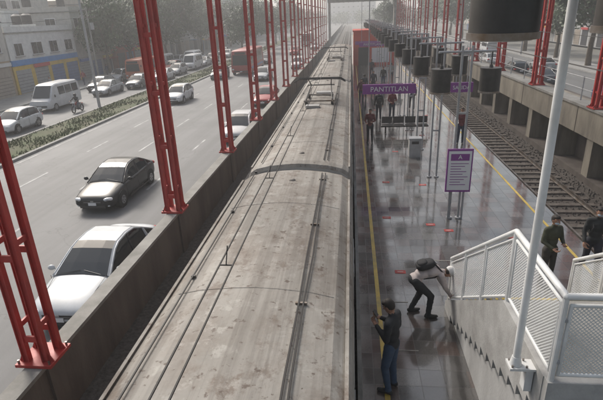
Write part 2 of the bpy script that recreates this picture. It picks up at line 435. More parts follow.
# overhead wires
b=MB()
for x,z in ((-1.36,4.62),(-1.22,4.62)):
    for k in range(-1,16): b.cyl((x,6.5+7*k,z),(x,13.5+7*k,z),.010,.010,'wire',5)
y=4.2
while y<115: b.cyl((-1.36,y,4.62),(-1.22,y,4.62),.009,.009,'wire',4); b.cyl((-1.29,y,4.62),(-1.27,y+.05,4.82),.007,.007,'wire',4); y+=2.8
b.obj('overhead_wire')
b=MB()
for x,z in ((7.95,5.0),(8.05,5.0),(8.0,6.0)): b.cyl((x,-8,z),(x,220,z),.011,.011,'wire',5)
b.obj('overhead_wire')

# ------------------------------------------------------------------ stairs
SX0,SX1=2.1,4.35; YL=5.5; ZL=3.3; YN=4.1; XE=9.0
b=MB(); n=13; run=(8.75-YL)/n; rise=(ZL-1.1)/n
for i in range(n):
    ya=8.75-run*(i+1); b.bx(SX0+.003,SX1-.003,ya,ya+run,1.1,1.1+rise*(i+1),'conc')
    b.bx(SX0+.05,SX1-.05,ya+run-.04,ya+run+.004,1.1+rise*(i+1)-.01,1.1+rise*(i+1)+.004,'yellow')
b.bx(SX0+.003,XE,YN+.003,YL-.0005,ZL-.3,ZL,'conc')
b.bx(SX1+.2,SX1+.5,YN+.4,YN+.8,1.1,ZL-.3,'whitewall')
for sx in (SX0,SX1):
    s=-1 if sx==SX0 else 1
    x0,x1=sorted((sx,sx+s*.11))
    low=[]
    T=15; ya,za,yb,zb=YN,ZL-.28,8.5,1.16
    for i in range(T):
        y=ya+(yb-ya)*i/T; z=za+(zb-za)*i/T; z2=za+(zb-za)*(i+1)/T; low+=[(y,z),(y,z2-.03)]
    low.append((8.5,1.1))
    P=[(8.75,1.1),(8.75,1.28),(YL,ZL+.12),(YN,ZL+.12)]+low
    n2=len(P); vs=[(x0,y,z) for y,z in P]+[(x1,y,z) for y,z in P]
    b.add(vs,[tuple(range(n2)),tuple(range(2*n2-1,n2-1,-1))]+[(i,(i+1)%n2,n2+(i+1)%n2,n2+i) for i in range(n2)],'stringer')
    xw0,xw1=sorted((sx+s*.002,sx+s*.03))
    Q=[(8.6,1.1),(8.6,1.2),(YL-.05,ZL-.1),(YN+.03,ZL-.1),(YN+.03,1.1)]
    vs=[(xw0,y,z) for y,z in Q]+[(xw1,y,z) for y,z in Q]; n2=5
    b.add(vs,[tuple(range(n2)),tuple(range(2*n2-1,n2-1,-1))]+[(i,(i+1)%n2,n2+(i+1)%n2,n2+i) for i in range(n2)],'whitewall')
b.bx(SX0-.1,XE,YN-.1,YN-.001,ZL-.32,ZL+.12,'stringer'); b.bx(SX0+.0,SX1,YN-.05,YN+.001,1.1,ZL-.32,'whitewall')
b.bx(SX1+.111,XE,YL+.001,YL+.1,ZL-.32,ZL+.12,'stringer')
b.obj('staircase')
def railing(name,pts,h,m='white'):
    b=MB()
    for a,c in zip(pts,pts[1:]):
        a=Vector(a);c=Vector(c); L=(c-a).length; k=max(1,round(L/1.3)); d=(c-a)/k
        for i in range(k):
            p=a+d*i;q=p+d; up=Vector((0,0,h)); u=d.normalized()
            lo=Vector((0,0,.07)); hi=Vector((0,0,h-.10))
            b.cyl(p,p+up,.03,.03,m,10)
            P0,P1,P2,P3=p+u*.06+lo,q-u*.06+lo,q-u*.06+hi,p+u*.06+hi
            for s,t in ((P0,P1),(P1,P2),(P2,P3),(P3,P0)): b.cyl(s,t,.02,.02,m,8,True)
            b.add([P0,P1,P2,P3],[(0,1,2,3)],'perf')
            for f_ in (.2,.8):
                for P_ in (P0.lerp(P3,f_),P1.lerp(P2,f_)):
                    b.box(P_+(u*-.03 if (P_-p).length<(P_-q).length else u*.03),(.03,.05,.03),'grey')
        b.cyl(a+Vector((0,0,h)),c+Vector((0,0,h)),.036,.036,m,12,True)
    b.cyl(Vector(pts[-1]),Vector(pts[-1])+Vector((0,0,h)),.03,.03,m,10)
    b.obj(name,True)
RZ=ZL+.12
railing('stair_railing',[(2.045,8.7,1.3),(2.045,YL,RZ),(2.045,YN-.05,RZ),(XE,YN-.05,RZ)],1.0)
railing('stair_railing',[(4.405,8.7,1.3),(4.405,YL+.05,RZ),(XE,YL+.05,RZ)],1.0)
# tall pale pole by the stairs
b=MB(); b.cyl((1.8,4.35,3.35),(1.8,4.35,12.1),.040,.040,'white',14); b.box((1.87,4.35,3.34),(.30,.17,.03),'white'); b.box((1.94,4.35,3.18),(.08,.12,.29),'white')
b.cyl((1.8,4.35,3.36),(1.8,4.35,3.46),.065,.045,'white',14)
for dx,dy in ((-.05,-.06),(.1,-.06),(-.05,.06),(.1,.06)): b.cyl((1.8+dx,4.35+dy,3.35),(1.8+dx,4.35+dy,3.38),.012,.012,'steel',6)
b.obj('support_pole',True)
# lamps
def drum(b,x,y,z,r=.27,h=.62,top=None):
    b.cyl((x,y,z),(x,y,z+h),r,r,'black',28)
    b.cyl((x,y,z-.02),(x,y,z+.03),r+.012,r+.012,'steel',28); b.cyl((x,y,z+h-.02),(x,y,z+h+.02),r+.01,r+.01,'black',28)
    b.cyl((x,y,z-.03),(x,y,z-.021),r*.85,r*.85,'signwhite',20)
    b.cyl((x,y,z+h),(x,y,z+h+.1),.06,.04,'black',10)
    if top: b.cyl((x,y,z+h+.05),(x,y,top),.02,.02,'black',8)
def assembly():
    b=MB()
    for s in (-.13,.13):
        b.cyl((s,0,1.1),(s,0,6.1),.035,.035,'grey',10); b.cyl((s,0,1.1),(s,0,1.14),.09,.09,'grey',12)
    for z in (2.9,4.3,5.9): b.bx(-.13,.13,-.015,.015,z-.03,z+.03,'grey')
    b.cyl((-.75,0,5.95),(.75,0,5.95),.03,.03,'grey',8)
    for s in (-.65,.65): drum(b,s,0,4.88,top=5.95)
    return b.mesh('platform_lamp',True)
am=assembly()
for k in range(20): put('platform_lamp',am,(3.1,13.5+3.9*k,0))
for x,y,z in ((1.14,3.9,6.80),(2.05,3.9,6.82)):
    b=MB(); drum(b,x,y,z,.25,.6,12.15 if x<2 else 11.0); b.obj('hanging_lamp',True)
def text(body,loc,size,mt,rx=R(90),rz=0,parent=None,nm='lettering',align='CENTER'):
    c=bpy.data.curves.new(nm,'FONT'); c.body=body; c.size=size; c.extrude=.004; c.align_x=align; c.align_y='CENTER'; c.materials.append(mt)
    o=bpy.data.objects.new(nm,c); scene.collection.objects.link(o); o.location=loc; o.rotation_euler=(rx,0,rz)
    if parent: o.parent=parent
    return o
e=empty('information_sign',(3.12,13.5,0))
b=MB(); b.bx(-.36,.36,-.14,-.09,2.0,3.3,'purple'); b.bx(-.32,.32,-.146,-.14,2.06,3.24,'signwhite')
b.bx(-.26,.26,-.152,-.147,2.96,3.16,'purple')
for i in range(9): b.bx(-.25,.25-(i*37%5)*.05,-.150,-.147,2.86-i*.08,2.88-i*.08,'purple')
b.obj('panel',parent=e)
b=MB()
for s in (-.2,.2): b.cyl((s,-.05,1.1),(s,-.05,3.25),.03,.03,'grey',8)
b.obj('posts',parent=e)
text('A',(0,-.155,3.06),.17,M['signwhite'],parent=e)
def name_sign(x0,x1,y,z,txt,size):
    e=empty('station_name_sign',(0,y,0))
    b=MB(); b.bx(x0,x1,-.06,.06,z,z+.4,'purple'); b.obj('board',parent=e)
    t=text(txt,((x0+x1)/2,-.07,z+.19),size,M['signwhite'],parent=e)
    b=MB()
    for x in (x0+.25,x1-.25): b.cyl((x,0,z+.4),(x,0,11.1),.02,.02,'grey',6)
    b.obj('hanger',parent=e)
name_sign(.5,2.75,20.75,3.75,'PANTITLAN',.30); name_sign(4.15,5.1,20.75,3.75,'SALIDA',.22); name_sign(.8,3.4,49.75,3.9,'PANTITLAN',.32)
for y in (24.5,37):
    b=MB(); 
    for i in range(4): b.bx(1.6+i*.6,2.14+i*.6,y-.22,y+.22,1.52,1.57,'black'); b.bx(1.6+i*.6,2.14+i*.6,y+.2,y+.24,1.6,1.95,'black')
    b.bx(1.55,3.98,y-.04,y+.04,1.44,1.51,'black')
    for x in (1.8,3.7): b.bx(x-.04,x+.04,y-.04,y+.04,1.1,1.44,'black'); b.bx(x-.04,x+.04,y-.25,y+.25,1.1,1.13,'black')
    b.obj('platform_bench',bevel=.01)
b=MB(); b.bx(2.5,3.0,20.0,20.4,1.1,1.9,'stringer'); b.bx(2.47,3.03,19.97,20.43,1.9,1.95,'grey'); b.bx(2.6,2.9,19.99,20.0,1.7,1.82,'black'); b.obj('litter_bin',bevel=.015)
b=MB(); b.bx(.3,5.2,60,66,1.1,5.0,'booth'); b.bx(.2,5.3,59.9,66.1,5.0,5.15,'booth'); b.bx(.9,2.1,59.96,60,1.1,3.2,'glass'); b.bx(2.5,4.6,59.95,60,1.4,3.1,'signwhite'); b.bx(.5,5.0,59.94,60,3.5,3.9,'purple')
b.obj('station_booth')
b=MB(); b.bx(-5.4,10,118,121,9.6,10.2,'conc'); b.bx(-5.4,10,118,118.1,10.2,11.3,'red'); b.bx(-5.3,-4.8,118.5,120.5,-.1,9.6,'conc'); b.bx(9.9,10.4,118.5,120.5,2.9,9.6,'conc'); b.obj('footbridge')

# ------------------------------------------------------------------ vehicles
_cc={}
def wheels(b,ys,hw,r=.31):
    for y in ys:
        for s in (-1,1):
            b.cyl((s*(hw-.25),y,r+.02),(s*(hw+.004),y,r+.02),r+.06,r+.06,'tyre',24)
            b.cyl((s*(hw-.2),y,r),(s*(hw+.014),y,r),r,r-.01,'tyre',24)
            b.cyl((s*(hw-.1),y,r),(s*(hw+.02),y,r),r*.62,r*.58,'hub',14)
            for k in range(5):
                a=k*2*math.pi/5; b.box((s*(hw+.021),y+math.cos(a)*r*.36,r+math.sin(a)*r*.36),(.008,.05,.05),'tyre')
def car_parts(kind,col):
    key=(kind,col)
    if key in _cc: return _cc[key]
    pm=paint(col)
    if kind=='sedan':
        st=[(2.28,.60,.30,.54,.58),(2.2,.76,.22,.62,.68),(1.95,.84,.19,.70,.77),(1.3,.875,.18,.82,.90),(.95,.88,.18,.88,.95),(0,.88,.18,.92,.95),(-1.3,.88,.18,.95,.98),(-1.85,.86,.20,.97,1.03),(-2.15,.8,.26,.95,1.0),(-2.26,.68,.32,.80,.84)]
        cab=[(1.02,.93),(.7,1.12),(.3,1.34),(.0,1.43),(-.5,1.46),(-.95,1.42),(-1.35,1.25),(-1.82,1.0)]; nf,nr=3,5
    else:
        st=[(2.02,.60,.30,.56,.62),(1.95,.76,.22,.66,.72),(1.7,.82,.19,.76,.83),(1.2,.85,.18,.88,.96),(.8,.86,.18,.94,1.0),(0,.86,.18,.97,1.0),(-1.0,.86,.18,1.0,1.02),(-1.6,.85,.20,1.0,1.04),(-1.9,.8,.26,.95,1.0),(-1.98,.7,.32,.80,.84)]
        cab=[(1.0,.98),(.7,1.18),(.35,1.4),(.05,1.5),(-.5,1.54),(-1.3,1.50),(-1.6,1.38),(-1.88,1.04)]; nf,nr=3,5
    b=MB(); rings=[]
    for y,w,zb,zs,zc in st:
        mid=(zb+zs)/2
        h=[(-.82*w,zb),(-w,zb+.13),(-1.0*w,mid),(-.985*w,zs-.1),(-.94*w,zs-.01),(-.6*w,zs+(zc-zs)*.7)]
        rings.append([(x,y,z) for x,z in h]+[(0,y,zc)]+[(-x,y,z) for x,z in h[::-1]]+[(0,y,zb)])
    b.loft(rings,pm); body=b.mesh('body',True,80)
    b=MB(); W=.80
    secs=[]
    for y,z in cab:
        f=(z-.9)/.55; wt=W-.20*max(0,min(1,f)); 
        secs.append([(-W,y,min(.9,z-.03)),(-(W*.35+wt*.65),y,.9+(z-.9)*.6),(-wt,y,z-.055),(-wt*.9,y,z-.015),(-wt*.45,y,z),(wt*.45,y,z),(wt*.9,y,z-.015),(wt,y,z-.055),(W*.35+wt*.65,y,.9+(z-.9)*.6),(W,y,min(.9,z-.03))])
    for k in range(len(secs)-1):
        for i in range(9):
            side=i in (0,1,7,8)
            roofband = nf<=k<nr+0
            m='glass'
            if not side and roofband: m=pm
            if i in (2,6): m=pm
            b.add([secs[k][i],secs[k][i+1],secs[k+1][i+1],secs[k+1][i]],[(3,2,1,0)],m)
    for s in (0,9):
        j=2 if s==0 else 7
        for k in range(len(secs)-1): b.cyl(secs[k][j],secs[k+1][j],.028,.028,pm,6,True)
        kb=len(secs)//2
        b.cyl((secs[kb][s][0],secs[kb][s][1]+.1,.93),(secs[kb][j][0],secs[kb][j][1],secs[kb][j][2]),.03,.025,'black',6)
        b.cyl(secs[-2][s],secs[-2][j],.06,.04,pm,6)
    cabin=b.mesh('cabin',True,30)
    b=MB(); yf=st[0][0]; yr=st[-1][0]; zf=st[0][3]
    wheels(b,(yf-.85,yr+.85),.872 if kind=='sedan' else .85)
    b.box((0,yf-.07,zf-.05),(.78,.14,.10),'black'); b.box((0,yf-.035,zf-.05),(.7,.08,.015),'hub'); b.box((0,yf-.035,zf-.02),(.12,.09,.06),'hub')
    b.box((0,yf-.07,.31),(1.05,.16,.12),'black'); b.box((0,yf+.012,.42),(.32,.02,.11),'signwhite')
    for s in (-1,1):
        Rm=Matrix.Rotation(s*-.45,3,'Z')
        b.ell((s*.60,yf-.16,zf+.03),(.19,.12,.075),'lamp',12,8,Rm,.8)
        b.ell((s*.60,yf-.09,zf+.03),(.10,.07,.05),'hub',10,6,Rm)
        b.ell((s*.62,yf-.1,.33),(.07,.06,.05),'lamp',8,6)
        b.ell((s*.66,yr+.1,.80),(.16,.12,.09),'tail',10,8)
        b.ell((s*.96,.78,.99),(.1,.07,.075),pm,10,8); b.cyl((s*.85,.78,.95),(s*.93,.78,.97),.02,.02,pm,6)
        for yy in (.98,-.12,-1.1): b.box((s*.882,yy,.6),(.006,.012,.55),'black')
        b.box((s*.882,-.3,.24),(.012,2.2,.06),'black')
        for yy in (.1,-.95): b.box((s*.885,yy,.8),(.02,.16,.025),pm)
        b.cyl((s*.70,1.05,.925 if kind=='sedan' else .985),(s*.60,yf-.28,zf+.135),.006,.006,'black',5)
    b.box((0,yr-.0,.62),(.34,.03,.11),'signwhite'); b.box((0,yr+.02,.36),(1.1,.1,.08),'black')
    for s in (-1,1): b.cyl((s*.55,1.04 if kind=='sedan' else 1.03,.955),(s*.05,.93,1.01),.008,.008,'black',5)
    det=b.mesh('trim',True)
    _cc[key]=(body,cabin,det); return _cc[key]
def car(x,y,rz=math.pi,kind='sedan',col=(.6,.6,.6),nm='parked_car',sc=1.0):
    e=empty(nm,(x,y,0.008),rz); e.scale=(sc,sc,sc)
    bo,ca,de=car_parts(kind,col)
    put('body',bo,parent=e,sub=2); put('cabin',ca,parent=e); put('trim',de,parent=e)
    return e
def van(x,y,rz,col,L=4.9,W=1.75,H=2.1,nm='van',band=None,bus=False):
    e=empty(nm,(x,y,.008),rz); pm=paint(col); hf=L/2; w=W/2
    if bus: prof=[(hf,.5,1.2),(hf-.02,.35,H-.5),(hf-.15,.35,H-.08),(hf-.4,.35,H),(0,.35,H+.02),(-hf+.3,.35,H),(-hf+.05,.35,H-.1),(-hf,.5,H-.5)]
    else: prof=[(hf,.4,.75),(hf-.05,.3,.95),(hf-.45,.28,1.15),(hf-1.15,.28,H-.1),(hf-1.6,.28,H),(0,.28,H+.02),(-hf+.3,.28,H),(-hf+.04,.3,H-.15),(-hf,.4,1.2)]
    rings=[]
    for i,(yy,zb,zt) in enumerate(prof):
        k=.93 if i in(0,len(prof)-1) else 1
        mid=min(1.15,zt-.12)
        h=[(-w*k*.95,zb),(-w*k,zb+.1),(-w*k,mid),(-w*k*(.9 if zt>1.5 else .97),zt-.08),(-w*k*.8,zt)]
        rings.append([(a,yy,z) for a,z in h]+[(-a,yy,z) for a,z in h[::-1]])
    b=MB(); b.loft(rings,pm); b.obj('body',True,e,ang=40)
    b=MB(); wheels(b,(hf-.95,-hf+1.0),w-.01,.34 if not bus else .48)
    zt=H
    def sidez(z): return w*(1-.1*(z-1.15)/(zt-.08-1.15))
    n=int((L-1.9)/1.0); z0,z1=1.28 if not bus else 1.3,zt-.28
    for s in (-1,1):
        for i in range(n):
            ya=hf-(1.75 if not bus else 1.0)-i*((L-2.0)/n); yb=ya-((L-2.0)/n)+.1
            b.add([(s*(sidez(z0)+.008),ya,z0),(s*(sidez(z0)+.008),yb,z0),(s*(sidez(z1)+.008),yb,z1),(s*(sidez(z1)+.008),ya,z1)],[(0,1,2,3) if s<0 else (3,2,1,0)],'glass')
        b.ell((s*(w+.12),hf-.9 if not bus else hf+.1,1.3 if not bus else 1.9),(.08,.06,.13),'black',8,6)
        b.box((s*(w-.2),hf-.0,.72 if not bus else .75),(.24,.06,.16),'lamp'); b.box((s*(w-.12),-hf,1.0),(.12,.05,.3),'tail')
    if bus:
        b.add([(-w*.84,hf+.005,1.25),(w*.84,hf+.005,1.25),(w*.8,hf-.01,H-.55),(-w*.8,hf-.01,H-.55)],[(0,1,2,3)],'glass'); b.box((0,hf-.05,H-.35),(1.4,.16,.26),'black')
    else:
        b.add([(-w*.86,hf-.42,1.18),(w*.86,hf-.42,1.18),(w*.76,hf-1.12,H-.13),(-w*.76,hf-1.12,H-.13)],[(0,1,2,3)],'glass')
    b.add([(-w*.78,-hf-.006+.02,1.25),(w*.78,-hf+.014,1.25),(w*.72,-hf+.03,H-.3),(-w*.72,-hf+.03,H-.3)],[(0,1,2,3)],'glass')
    b.box((0,hf-.03,.5),(W*.75,.12,.14),'black'); b.box((0,hf+.04,.45),(.32,.02,.11),'signwhite')
    if band: 
        for s in (-1,1): b.box((s*(w+.004),0,.85),(.01,L*.82,.25),paint(band))
    b.obj('trim',True,e); return e
SIL=(.34,.35,.36);WH=(.58,.585,.59);BK=(.03,.032,.035);RD=(.32,.03,.03);GR=(.10,.105,.11);TA=(.25,.22,.17)
car(-7.0,11.1,math.pi,'sedan',(.50,.525,.545),'white_car',1.0)
car(-10.1,18.5,math.pi,'sedan',(.022,.022,.023),'black_car')
car(-6.85,28.6,math.pi,'hatch',(.5,.5,.51),'silver_car')
car(-7.3,41,math.pi,'sedan',RD,'red_car')
car(-15.9,43,math.pi,'hatch',WH,'white_car')
car(-10.6,58,math.pi,'sedan',SIL,'silver_car'); car(-14,79,math.pi,'sedan',GR,'grey_car'); car(-7.6,70,math.pi,'hatch',WH,'white_car'); car(-11,96,math.pi,'hatch',RD,'red_car')
car(-16.5,60,math.pi,'hatch',GR,'grey_car'); car(-8,110,math.pi,'sedan',WH,'white_car')
van(-14.4,68,math.pi,(.35,.06,.05),10.5,2.5,3.1,'bus',(.05,.15,.4),True)
van(-10.8,125,math.pi,(.5,.5,.48),10.5,2.5,3.1,'bus',(.4,.05,.05),True)
van(-26.8,41,math.pi,WH,5.2,1.85,2.25,'van')
car(-24.2,31.8,math.pi,'hatch',WH,'white_car')
for i,(x,y,k,c) in enumerate(((-25.9,49,'sedan',SIL),(-24.4,53.5,'hatch',GR),(-28.2,52,'hatch',BK),(-23.9,60,'sedan',WH),(-29.8,46.5,'sedan',TA),(-24.2,66,'hatch',SIL),(-27,72,'sedan',RD),(-24,78,'sedan',SIL),(-24.5,85,'hatch',BK),(-28,88,'sedan',WH),(-24,94,'hatch',WH),(-29.8,60,'hatch',SIL),(-29.8,67,'sedan',GR),(-29.8,82,'hatch',WH),(-27,103,'sedan',SIL),(-24,112,'hatch',GR))):
    car(x,y,math.pi+random.uniform(-.03,.03),k,c)
van(-27.4,62,math.pi,(.50,.14,.07),6.2,2.1,2.7,'minibus',(.5,.5,.5),True)
van(-24.2,73,math.pi,WH,5,1.8,2.2); van(-26.5,80,math.pi,WH,5,1.8,2.3); van(-29.6,75,math.pi,(.4,.4,.4),5,1.8,2.2)
van(19.4,36.5,0,(.05,.09,.2),4.8,1.8,1.9,'van',(.2,.25,.35))
car(18.2,56,0,'hatch',BK); car(18.3,49,0,'sedan',GR); car(18.5,68,0,'sedan',WH); car(22.5,60,0,'sedan',SIL); car(18.3,78,0,'hatch',RD); van(22.5,84,0,WH)

# ------------------------------------------------------------------ people
HEADR=(.073,.09,.112)
def person(nm,x,y,z,head,pose='stand',top=(.03,.03,.035),pants=(.03,.04,.07),skin=(.32,.17,.11),hair=(.02,.015,.012),cap=None,bag=None,H=1.7,phone=False,helmet=None,mask=False):
    V=Vector; J={}
    J.update(pel=V((0,0,.93)),wai=V((0,0,1.10)),che=V((0,.01,1.27)),nek=V((0,0,1.44)),hd=V((0,.03,1.595)))
    for k,sg in (('L',-1),('R',1)):
        J['hip'+k]=V((sg*.09,0,.90)); J['kn'+k]=V((sg*.10,.02,.49)); J['an'+k]=V((sg*.11,-.01,.09)); J['to'+k]=V((sg*.13,.15,.035))
        J['sh'+k]=V((sg*.17,0,1.395)); J['el'+k]=V((sg*.235,-.03,1.12)); J['wr'+k]=V((sg*.25,.06,.88))
    face=V((0,1,0))
    if pose=='walk':
        J['knL']=V((-.10,.16,.51));J['anL']=V((-.10,.22,.10));J['toL']=V((-.11,.38,.06))
        J['knR']=V((.10,-.03,.49));J['anR']=V((.10,-.26,.15));J['toR']=V((.11,-.13,.04))
        J['wrL']=V((-.25,-.12,.90));J['wrR']=V((.25,.2,.94));J['elR']=V((.24,.03,1.12));J['elL']=V((-.24,-.08,1.13))
    if pose=='phone':
        J['elR']=V((.24,.0,1.12));J['wrR']=V((.12,.25,1.24));J['elL']=V((-.23,.0,1.12));J['wrL']=V((-.06,.24,1.2))
        J['hd']=V((0,.07,1.58)); face=V((0,.86,-.5)).normalized()
        J['knL']=V((-.11,.06,.49))
    if pose=='hold':
        J['elR']=V((.24,.02,1.13));J['wrR']=V((.16,.22,1.05)); J['elL']=V((-.24,.02,1.13));J['wrL']=V((-.14,.2,1.1))
    if pose=='bend':
        J.update(pel=V((0,-.12,.86)),wai=V((0,.02,.97)),che=V((0,.22,1.03)),nek=V((0,.42,1.0)),hd=V((0,.57,.95)))
        face=V((0,.35,-.93)).normalized()
        J['hipL']=V((-.09,-.12,.84));J['hipR']=V((.09,-.12,.84))
        J['knL']=V((-.12,.06,.47));J['anL']=V((-.12,-.12,.09));J['toL']=V((-.14,.05,.035))
        J['knR']=V((.12,.2,.50));J['anR']=V((.13,.16,.09));J['toR']=V((.15,.33,.035))
        for k,sg in (('L',-1),('R',1)):
            J['sh'+k]=V((sg*.16,.37,.97)); J['el'+k]=V((sg*.17,.46,.70)); J['wr'+k]=V((sg*.10,.60,.48))
    if pose=='ride':
        J.update(pel=V((0,-.1,.80)),wai=V((0,-.06,.97)),che=V((0,0,1.13)),nek=V((0,.05,1.3)),hd=V((0,.09,1.45)))
        for k,sg in (('L',-1),('R',1)):
            J['hip'+k]=V((sg*.09,-.1,.78));J['kn'+k]=V((sg*.2,.28,.72));J['an'+k]=V((sg*.18,.12,.33));J['to'+k]=V((sg*.18,.27,.28))
            J['sh'+k]=V((sg*.17,.04,1.25));J['el'+k]=V((sg*.27,.22,1.08));J['wr'+k]=V((sg*.30,.45,1.02))
    tm=paint(top,.85);pt=paint(pants,.85);sk=paint(skin,.55);hm=paint(hair,.7);sh=paint((.03,.03,.03),.6)
    spine=(J['nek']-J['pel']).normalized()
    Rs=V((0,0,1)).rotation_difference(spine).to_matrix()
    b=MB()
    b.ell(J['pel'],(.155,.115,.13),tm,Rm=Rs); b.ell(J['wai'],(.15,.11,.15),tm,Rm=Rs); b.ell(J['che'],(.175,.122,.17),tm,Rm=Rs)
    b.cyl(J['shL']+ (J['shR']-J['shL'])*.08,J['shR']+(J['shL']-J['shR'])*.08,.07,.07,tm,14,True)
    b.cyl(J['nek']-spine*.05,J['nek']+(J['hd']-J['nek'])*.6,.062,.052,tm,12,True)
    bones=[(J['pel']-spine*.02,J['nek']-spine*.05,.12,1),(J['shL'],J['shR'],.08,1),(J['nek']+spine*.015,J['hd'],.045,3)]
    for k in 'LR':
        for a,c,ra,rb,lab in (('hip','kn',.095,.068,2),('kn','an',.068,.054,2),('sh','el',.062,.052,1),('el','wr',.05,.038,1)):
            A,C=J[a+k],J[c+k]; b.cyl(A,C,ra,rb,tm,14,True); bones.append((A,C,(ra+rb)/2,lab))
        A,C=J['an'+k]-V((0,.04,.045)),J['to'+k]; b.cyl(A,C,.045,.038,tm,12,True); b.ell((A+C)/2+V((0,0,-.005)),(.048,.13,.04),tm,Rm=V((0,1,0)).rotation_difference((C-A).normalized()).to_matrix()); bones.append((A,C,.055,4))
    me=b.mesh('tmp'); o=bpy.data.objects.new('tmp',me); scene.collection.objects.link(o)
    rm=o.modifiers.new('r','REMESH'); rm.mode='VOXEL'; rm.voxel_size=.019
    sm=o.modifiers.new('s','SMOOTH'); sm.factor=.5; sm.iterations=3
    dg=bpy.context.evaluated_depsgraph_get(); em=bpy.data.meshes.new_from_object(o.evaluated_get(dg))
    bpy.data.objects.remove(o)
    vs=[v.co.copy() for v in em.vertices]; fs=[tuple(p.vertices) for p in em.polygons]
    out=MB(); labs={1:tm,2:pt,3:sk,4:sh}
    for m in (tm,pt,sk,sh): out.mi(m)
    for v in vs:
        n=math.sin(v.z*47+v.x*21)*.5+math.sin(v.z*83+v.y*35)*.5
        v.x+=n*.004; v.y+=n*.004
    out.v=[tuple(v) for v in vs]
    for f in fs:
        c=sum((vs[i] for i in f),V())/len(f); best=9;lb=1
        for A,C,r,lab in bones:
            d=C-A; t=max(0,min(1,(c-A).dot(d)/d.length_squared)); q=(c-(A+d*t)).length-r
            if q<best: best=q;lb=lab
        if lb==1 and (c-J['pel']).dot(spine)<-.055: lb=2
        out.f.append(f); out.m.append(out.mi(labs[lb]))
    fz=face; up=(J['hd']-J['nek']); up=(up-fz*up.dot(fz)).normalized() if (up-fz*up.dot(fz)).length>.02 else V((0,0,1)); sx=fz.cross(up).normalized()
    Rh=Matrix((sx,fz,up)).transposed(); C=J['hd']+up*.01
    def hp(a,bb,cc): return C+Rh@V((a,bb,cc))
    out.ell(C,HEADR,sk,18,14,Rh); out.ell(hp(0,.018,-.05),(.055,.068,.065),sk,14,10,Rh)
    out.cyl(hp(0,.085,.012),hp(0,.104,-.018),.009,.015,sk,8,True)
    for sg in (-1,1):
        out.ell(hp(sg*.03,.083,.012),(.013,.008,.008),paint((.6,.58,.55),.3),8,6,Rh); out.ell(hp(sg*.03,.089,.012),(.006,.004,.006),paint((.02,.015,.01),.3),6,5,Rh)
        out.ell(hp(sg*.03,.084,.030),(.018,.008,.004),hm,8,5,Rh); out.ell(hp(sg*.073,-.005,-.005),(.010,.018,.03),sk,8,8,Rh)
    out.ell(hp(0,.082,-.048),(.025,.009,.007),paint((.3,.09,.07),.5),10,6,Rh)
    if mask: out.ell(hp(0,.04,-.045),(.060,.062,.045),paint((.4,.48,.55),.7),14,10,Rh)
    if helmet: out.ell(hp(0,-.01,.02),(.125,.145,.14),paint(helmet,.25),18,12,Rh)
    elif cap:
        cm_=paint(cap,.8); out.ell(hp(0,-.03,-.01),(.078,.075,.085),hm,16,10,Rh)
        out.ell(hp(0,-.014,.035),(.092,.108,.095),cm_,18,12,Rh); out.ell(hp(0,.105,.045),(.062,.065,.010),cm_,14,6,Rh)
    else:
        out.ell(hp(0,-.022,.022),(.080,.088,.105),hm,18,12,Rh); out.ell(hp(0,.02,.075),(.068,.07,.045),hm,14,10,Rh)
    for k,sg in (('L',-1),('R',1)):
        w=J['wr'+k]; d=(w-J['el'+k]).normalized(); side=V((0,1,0)) if abs(d.y)<.6 else V((-sg,0,0)); side=(side-d*side.dot(d)).normalized(); nrm=d.cross(side).normalized()*sg
        Rp=Matrix((side,nrm,d)).transposed()
        out.cyl(w-d*.03,w+d*.02,.028,.025,sk,10,True)
        out.ell(w+d*.055,(.040,.017,.05),sk,12,8,Rp)
        curl=V((-sg,0,0)) if abs(d.z)>.5 else V((0,0,1))
        curl=(curl-d*curl.dot(d)).normalized()
        for i,(off,ln) in enumerate(((-.03,.060),(-.01,.072),(.011,.078),(.031,.072))):
            a=w+d*.09+side*off; m1=a+d*ln*.5+curl*.008; m2=m1+d*ln*.28+curl*ln*.32; m3=m2+d*ln*.05+curl*ln*.3
            out.cyl(a,m1,.0098,.009,sk,7,True); out.cyl(m1,m2,.009,.008,sk,7,True); out.cyl(m2,m3,.008,.007,sk,7,True)
        a=w+d*.03+side*.032; m1=a+side*.028+d*.028+curl*.01; m2=m1+d*.028+curl*.016+side*.004
        out.cyl(a,m1,.012,.0105,sk,7,True); out.cyl(m1,m2,.0105,.008,sk,7,True)
        if phone and k=='R': out.box(w+d*.10+curl*.03,(.075,.012,.15),'black',Matrix.Rotation(-.6,3,'X'))
    if bag:
        bm_=paint(bag,.8); back=Rs@V((0,-1,0)); c=J['che']+back*.17-spine*.10
        out.ell(c,(.145,.08,.19),bm_,16,12,Rs,.7); out.ell(c+back*.06-spine*.05,(.11,.045,.10),bm_,12,8,Rs,.7)
        for sg in (-1,1):
            o_=Rs@V((sg*.1,0,0)); f_=back*-1
            out.cyl(c+o_+spine*.17,J['nek']+o_-spine*.01+back*.02,.018,.018,bm_,6,True); out.cyl(J['nek']+o_-spine*.01,J['che']+o_+f_*.12,.018,.018,bm_,6,True); out.cyl(J['che']+o_+f_*.12,J['wai']+o_*1.3+f_*.05,.015,.015,bm_,6,True)
    me=out.mesh(nm,True,60); k=H/1.7
    return put(nm,me,(x,y,z),head,sc=(k,k,k))
P=1.104
person('standing_man',.66,6.3,P,R(62),'phone',(.022,.024,.028),(.05,.08,.135),phone=True,H=1.73)
person('bending_man',1.40,8.45,P,R(-80),'bend',(.46,.40,.385),(.025,.027,.03),cap=(.64,.63,.62),bag=(.018,.018,.02),H=1.72)
person('standing_woman',.92,22.6,P,R(170),'hold',(.11,.022,.022),(.025,.025,.03),H=1.66)
person('standing_person',1.62,27.9,P,R(10),'stand',(.025,.025,.03),(.025,.025,.035),bag=(.02,.02,.02))
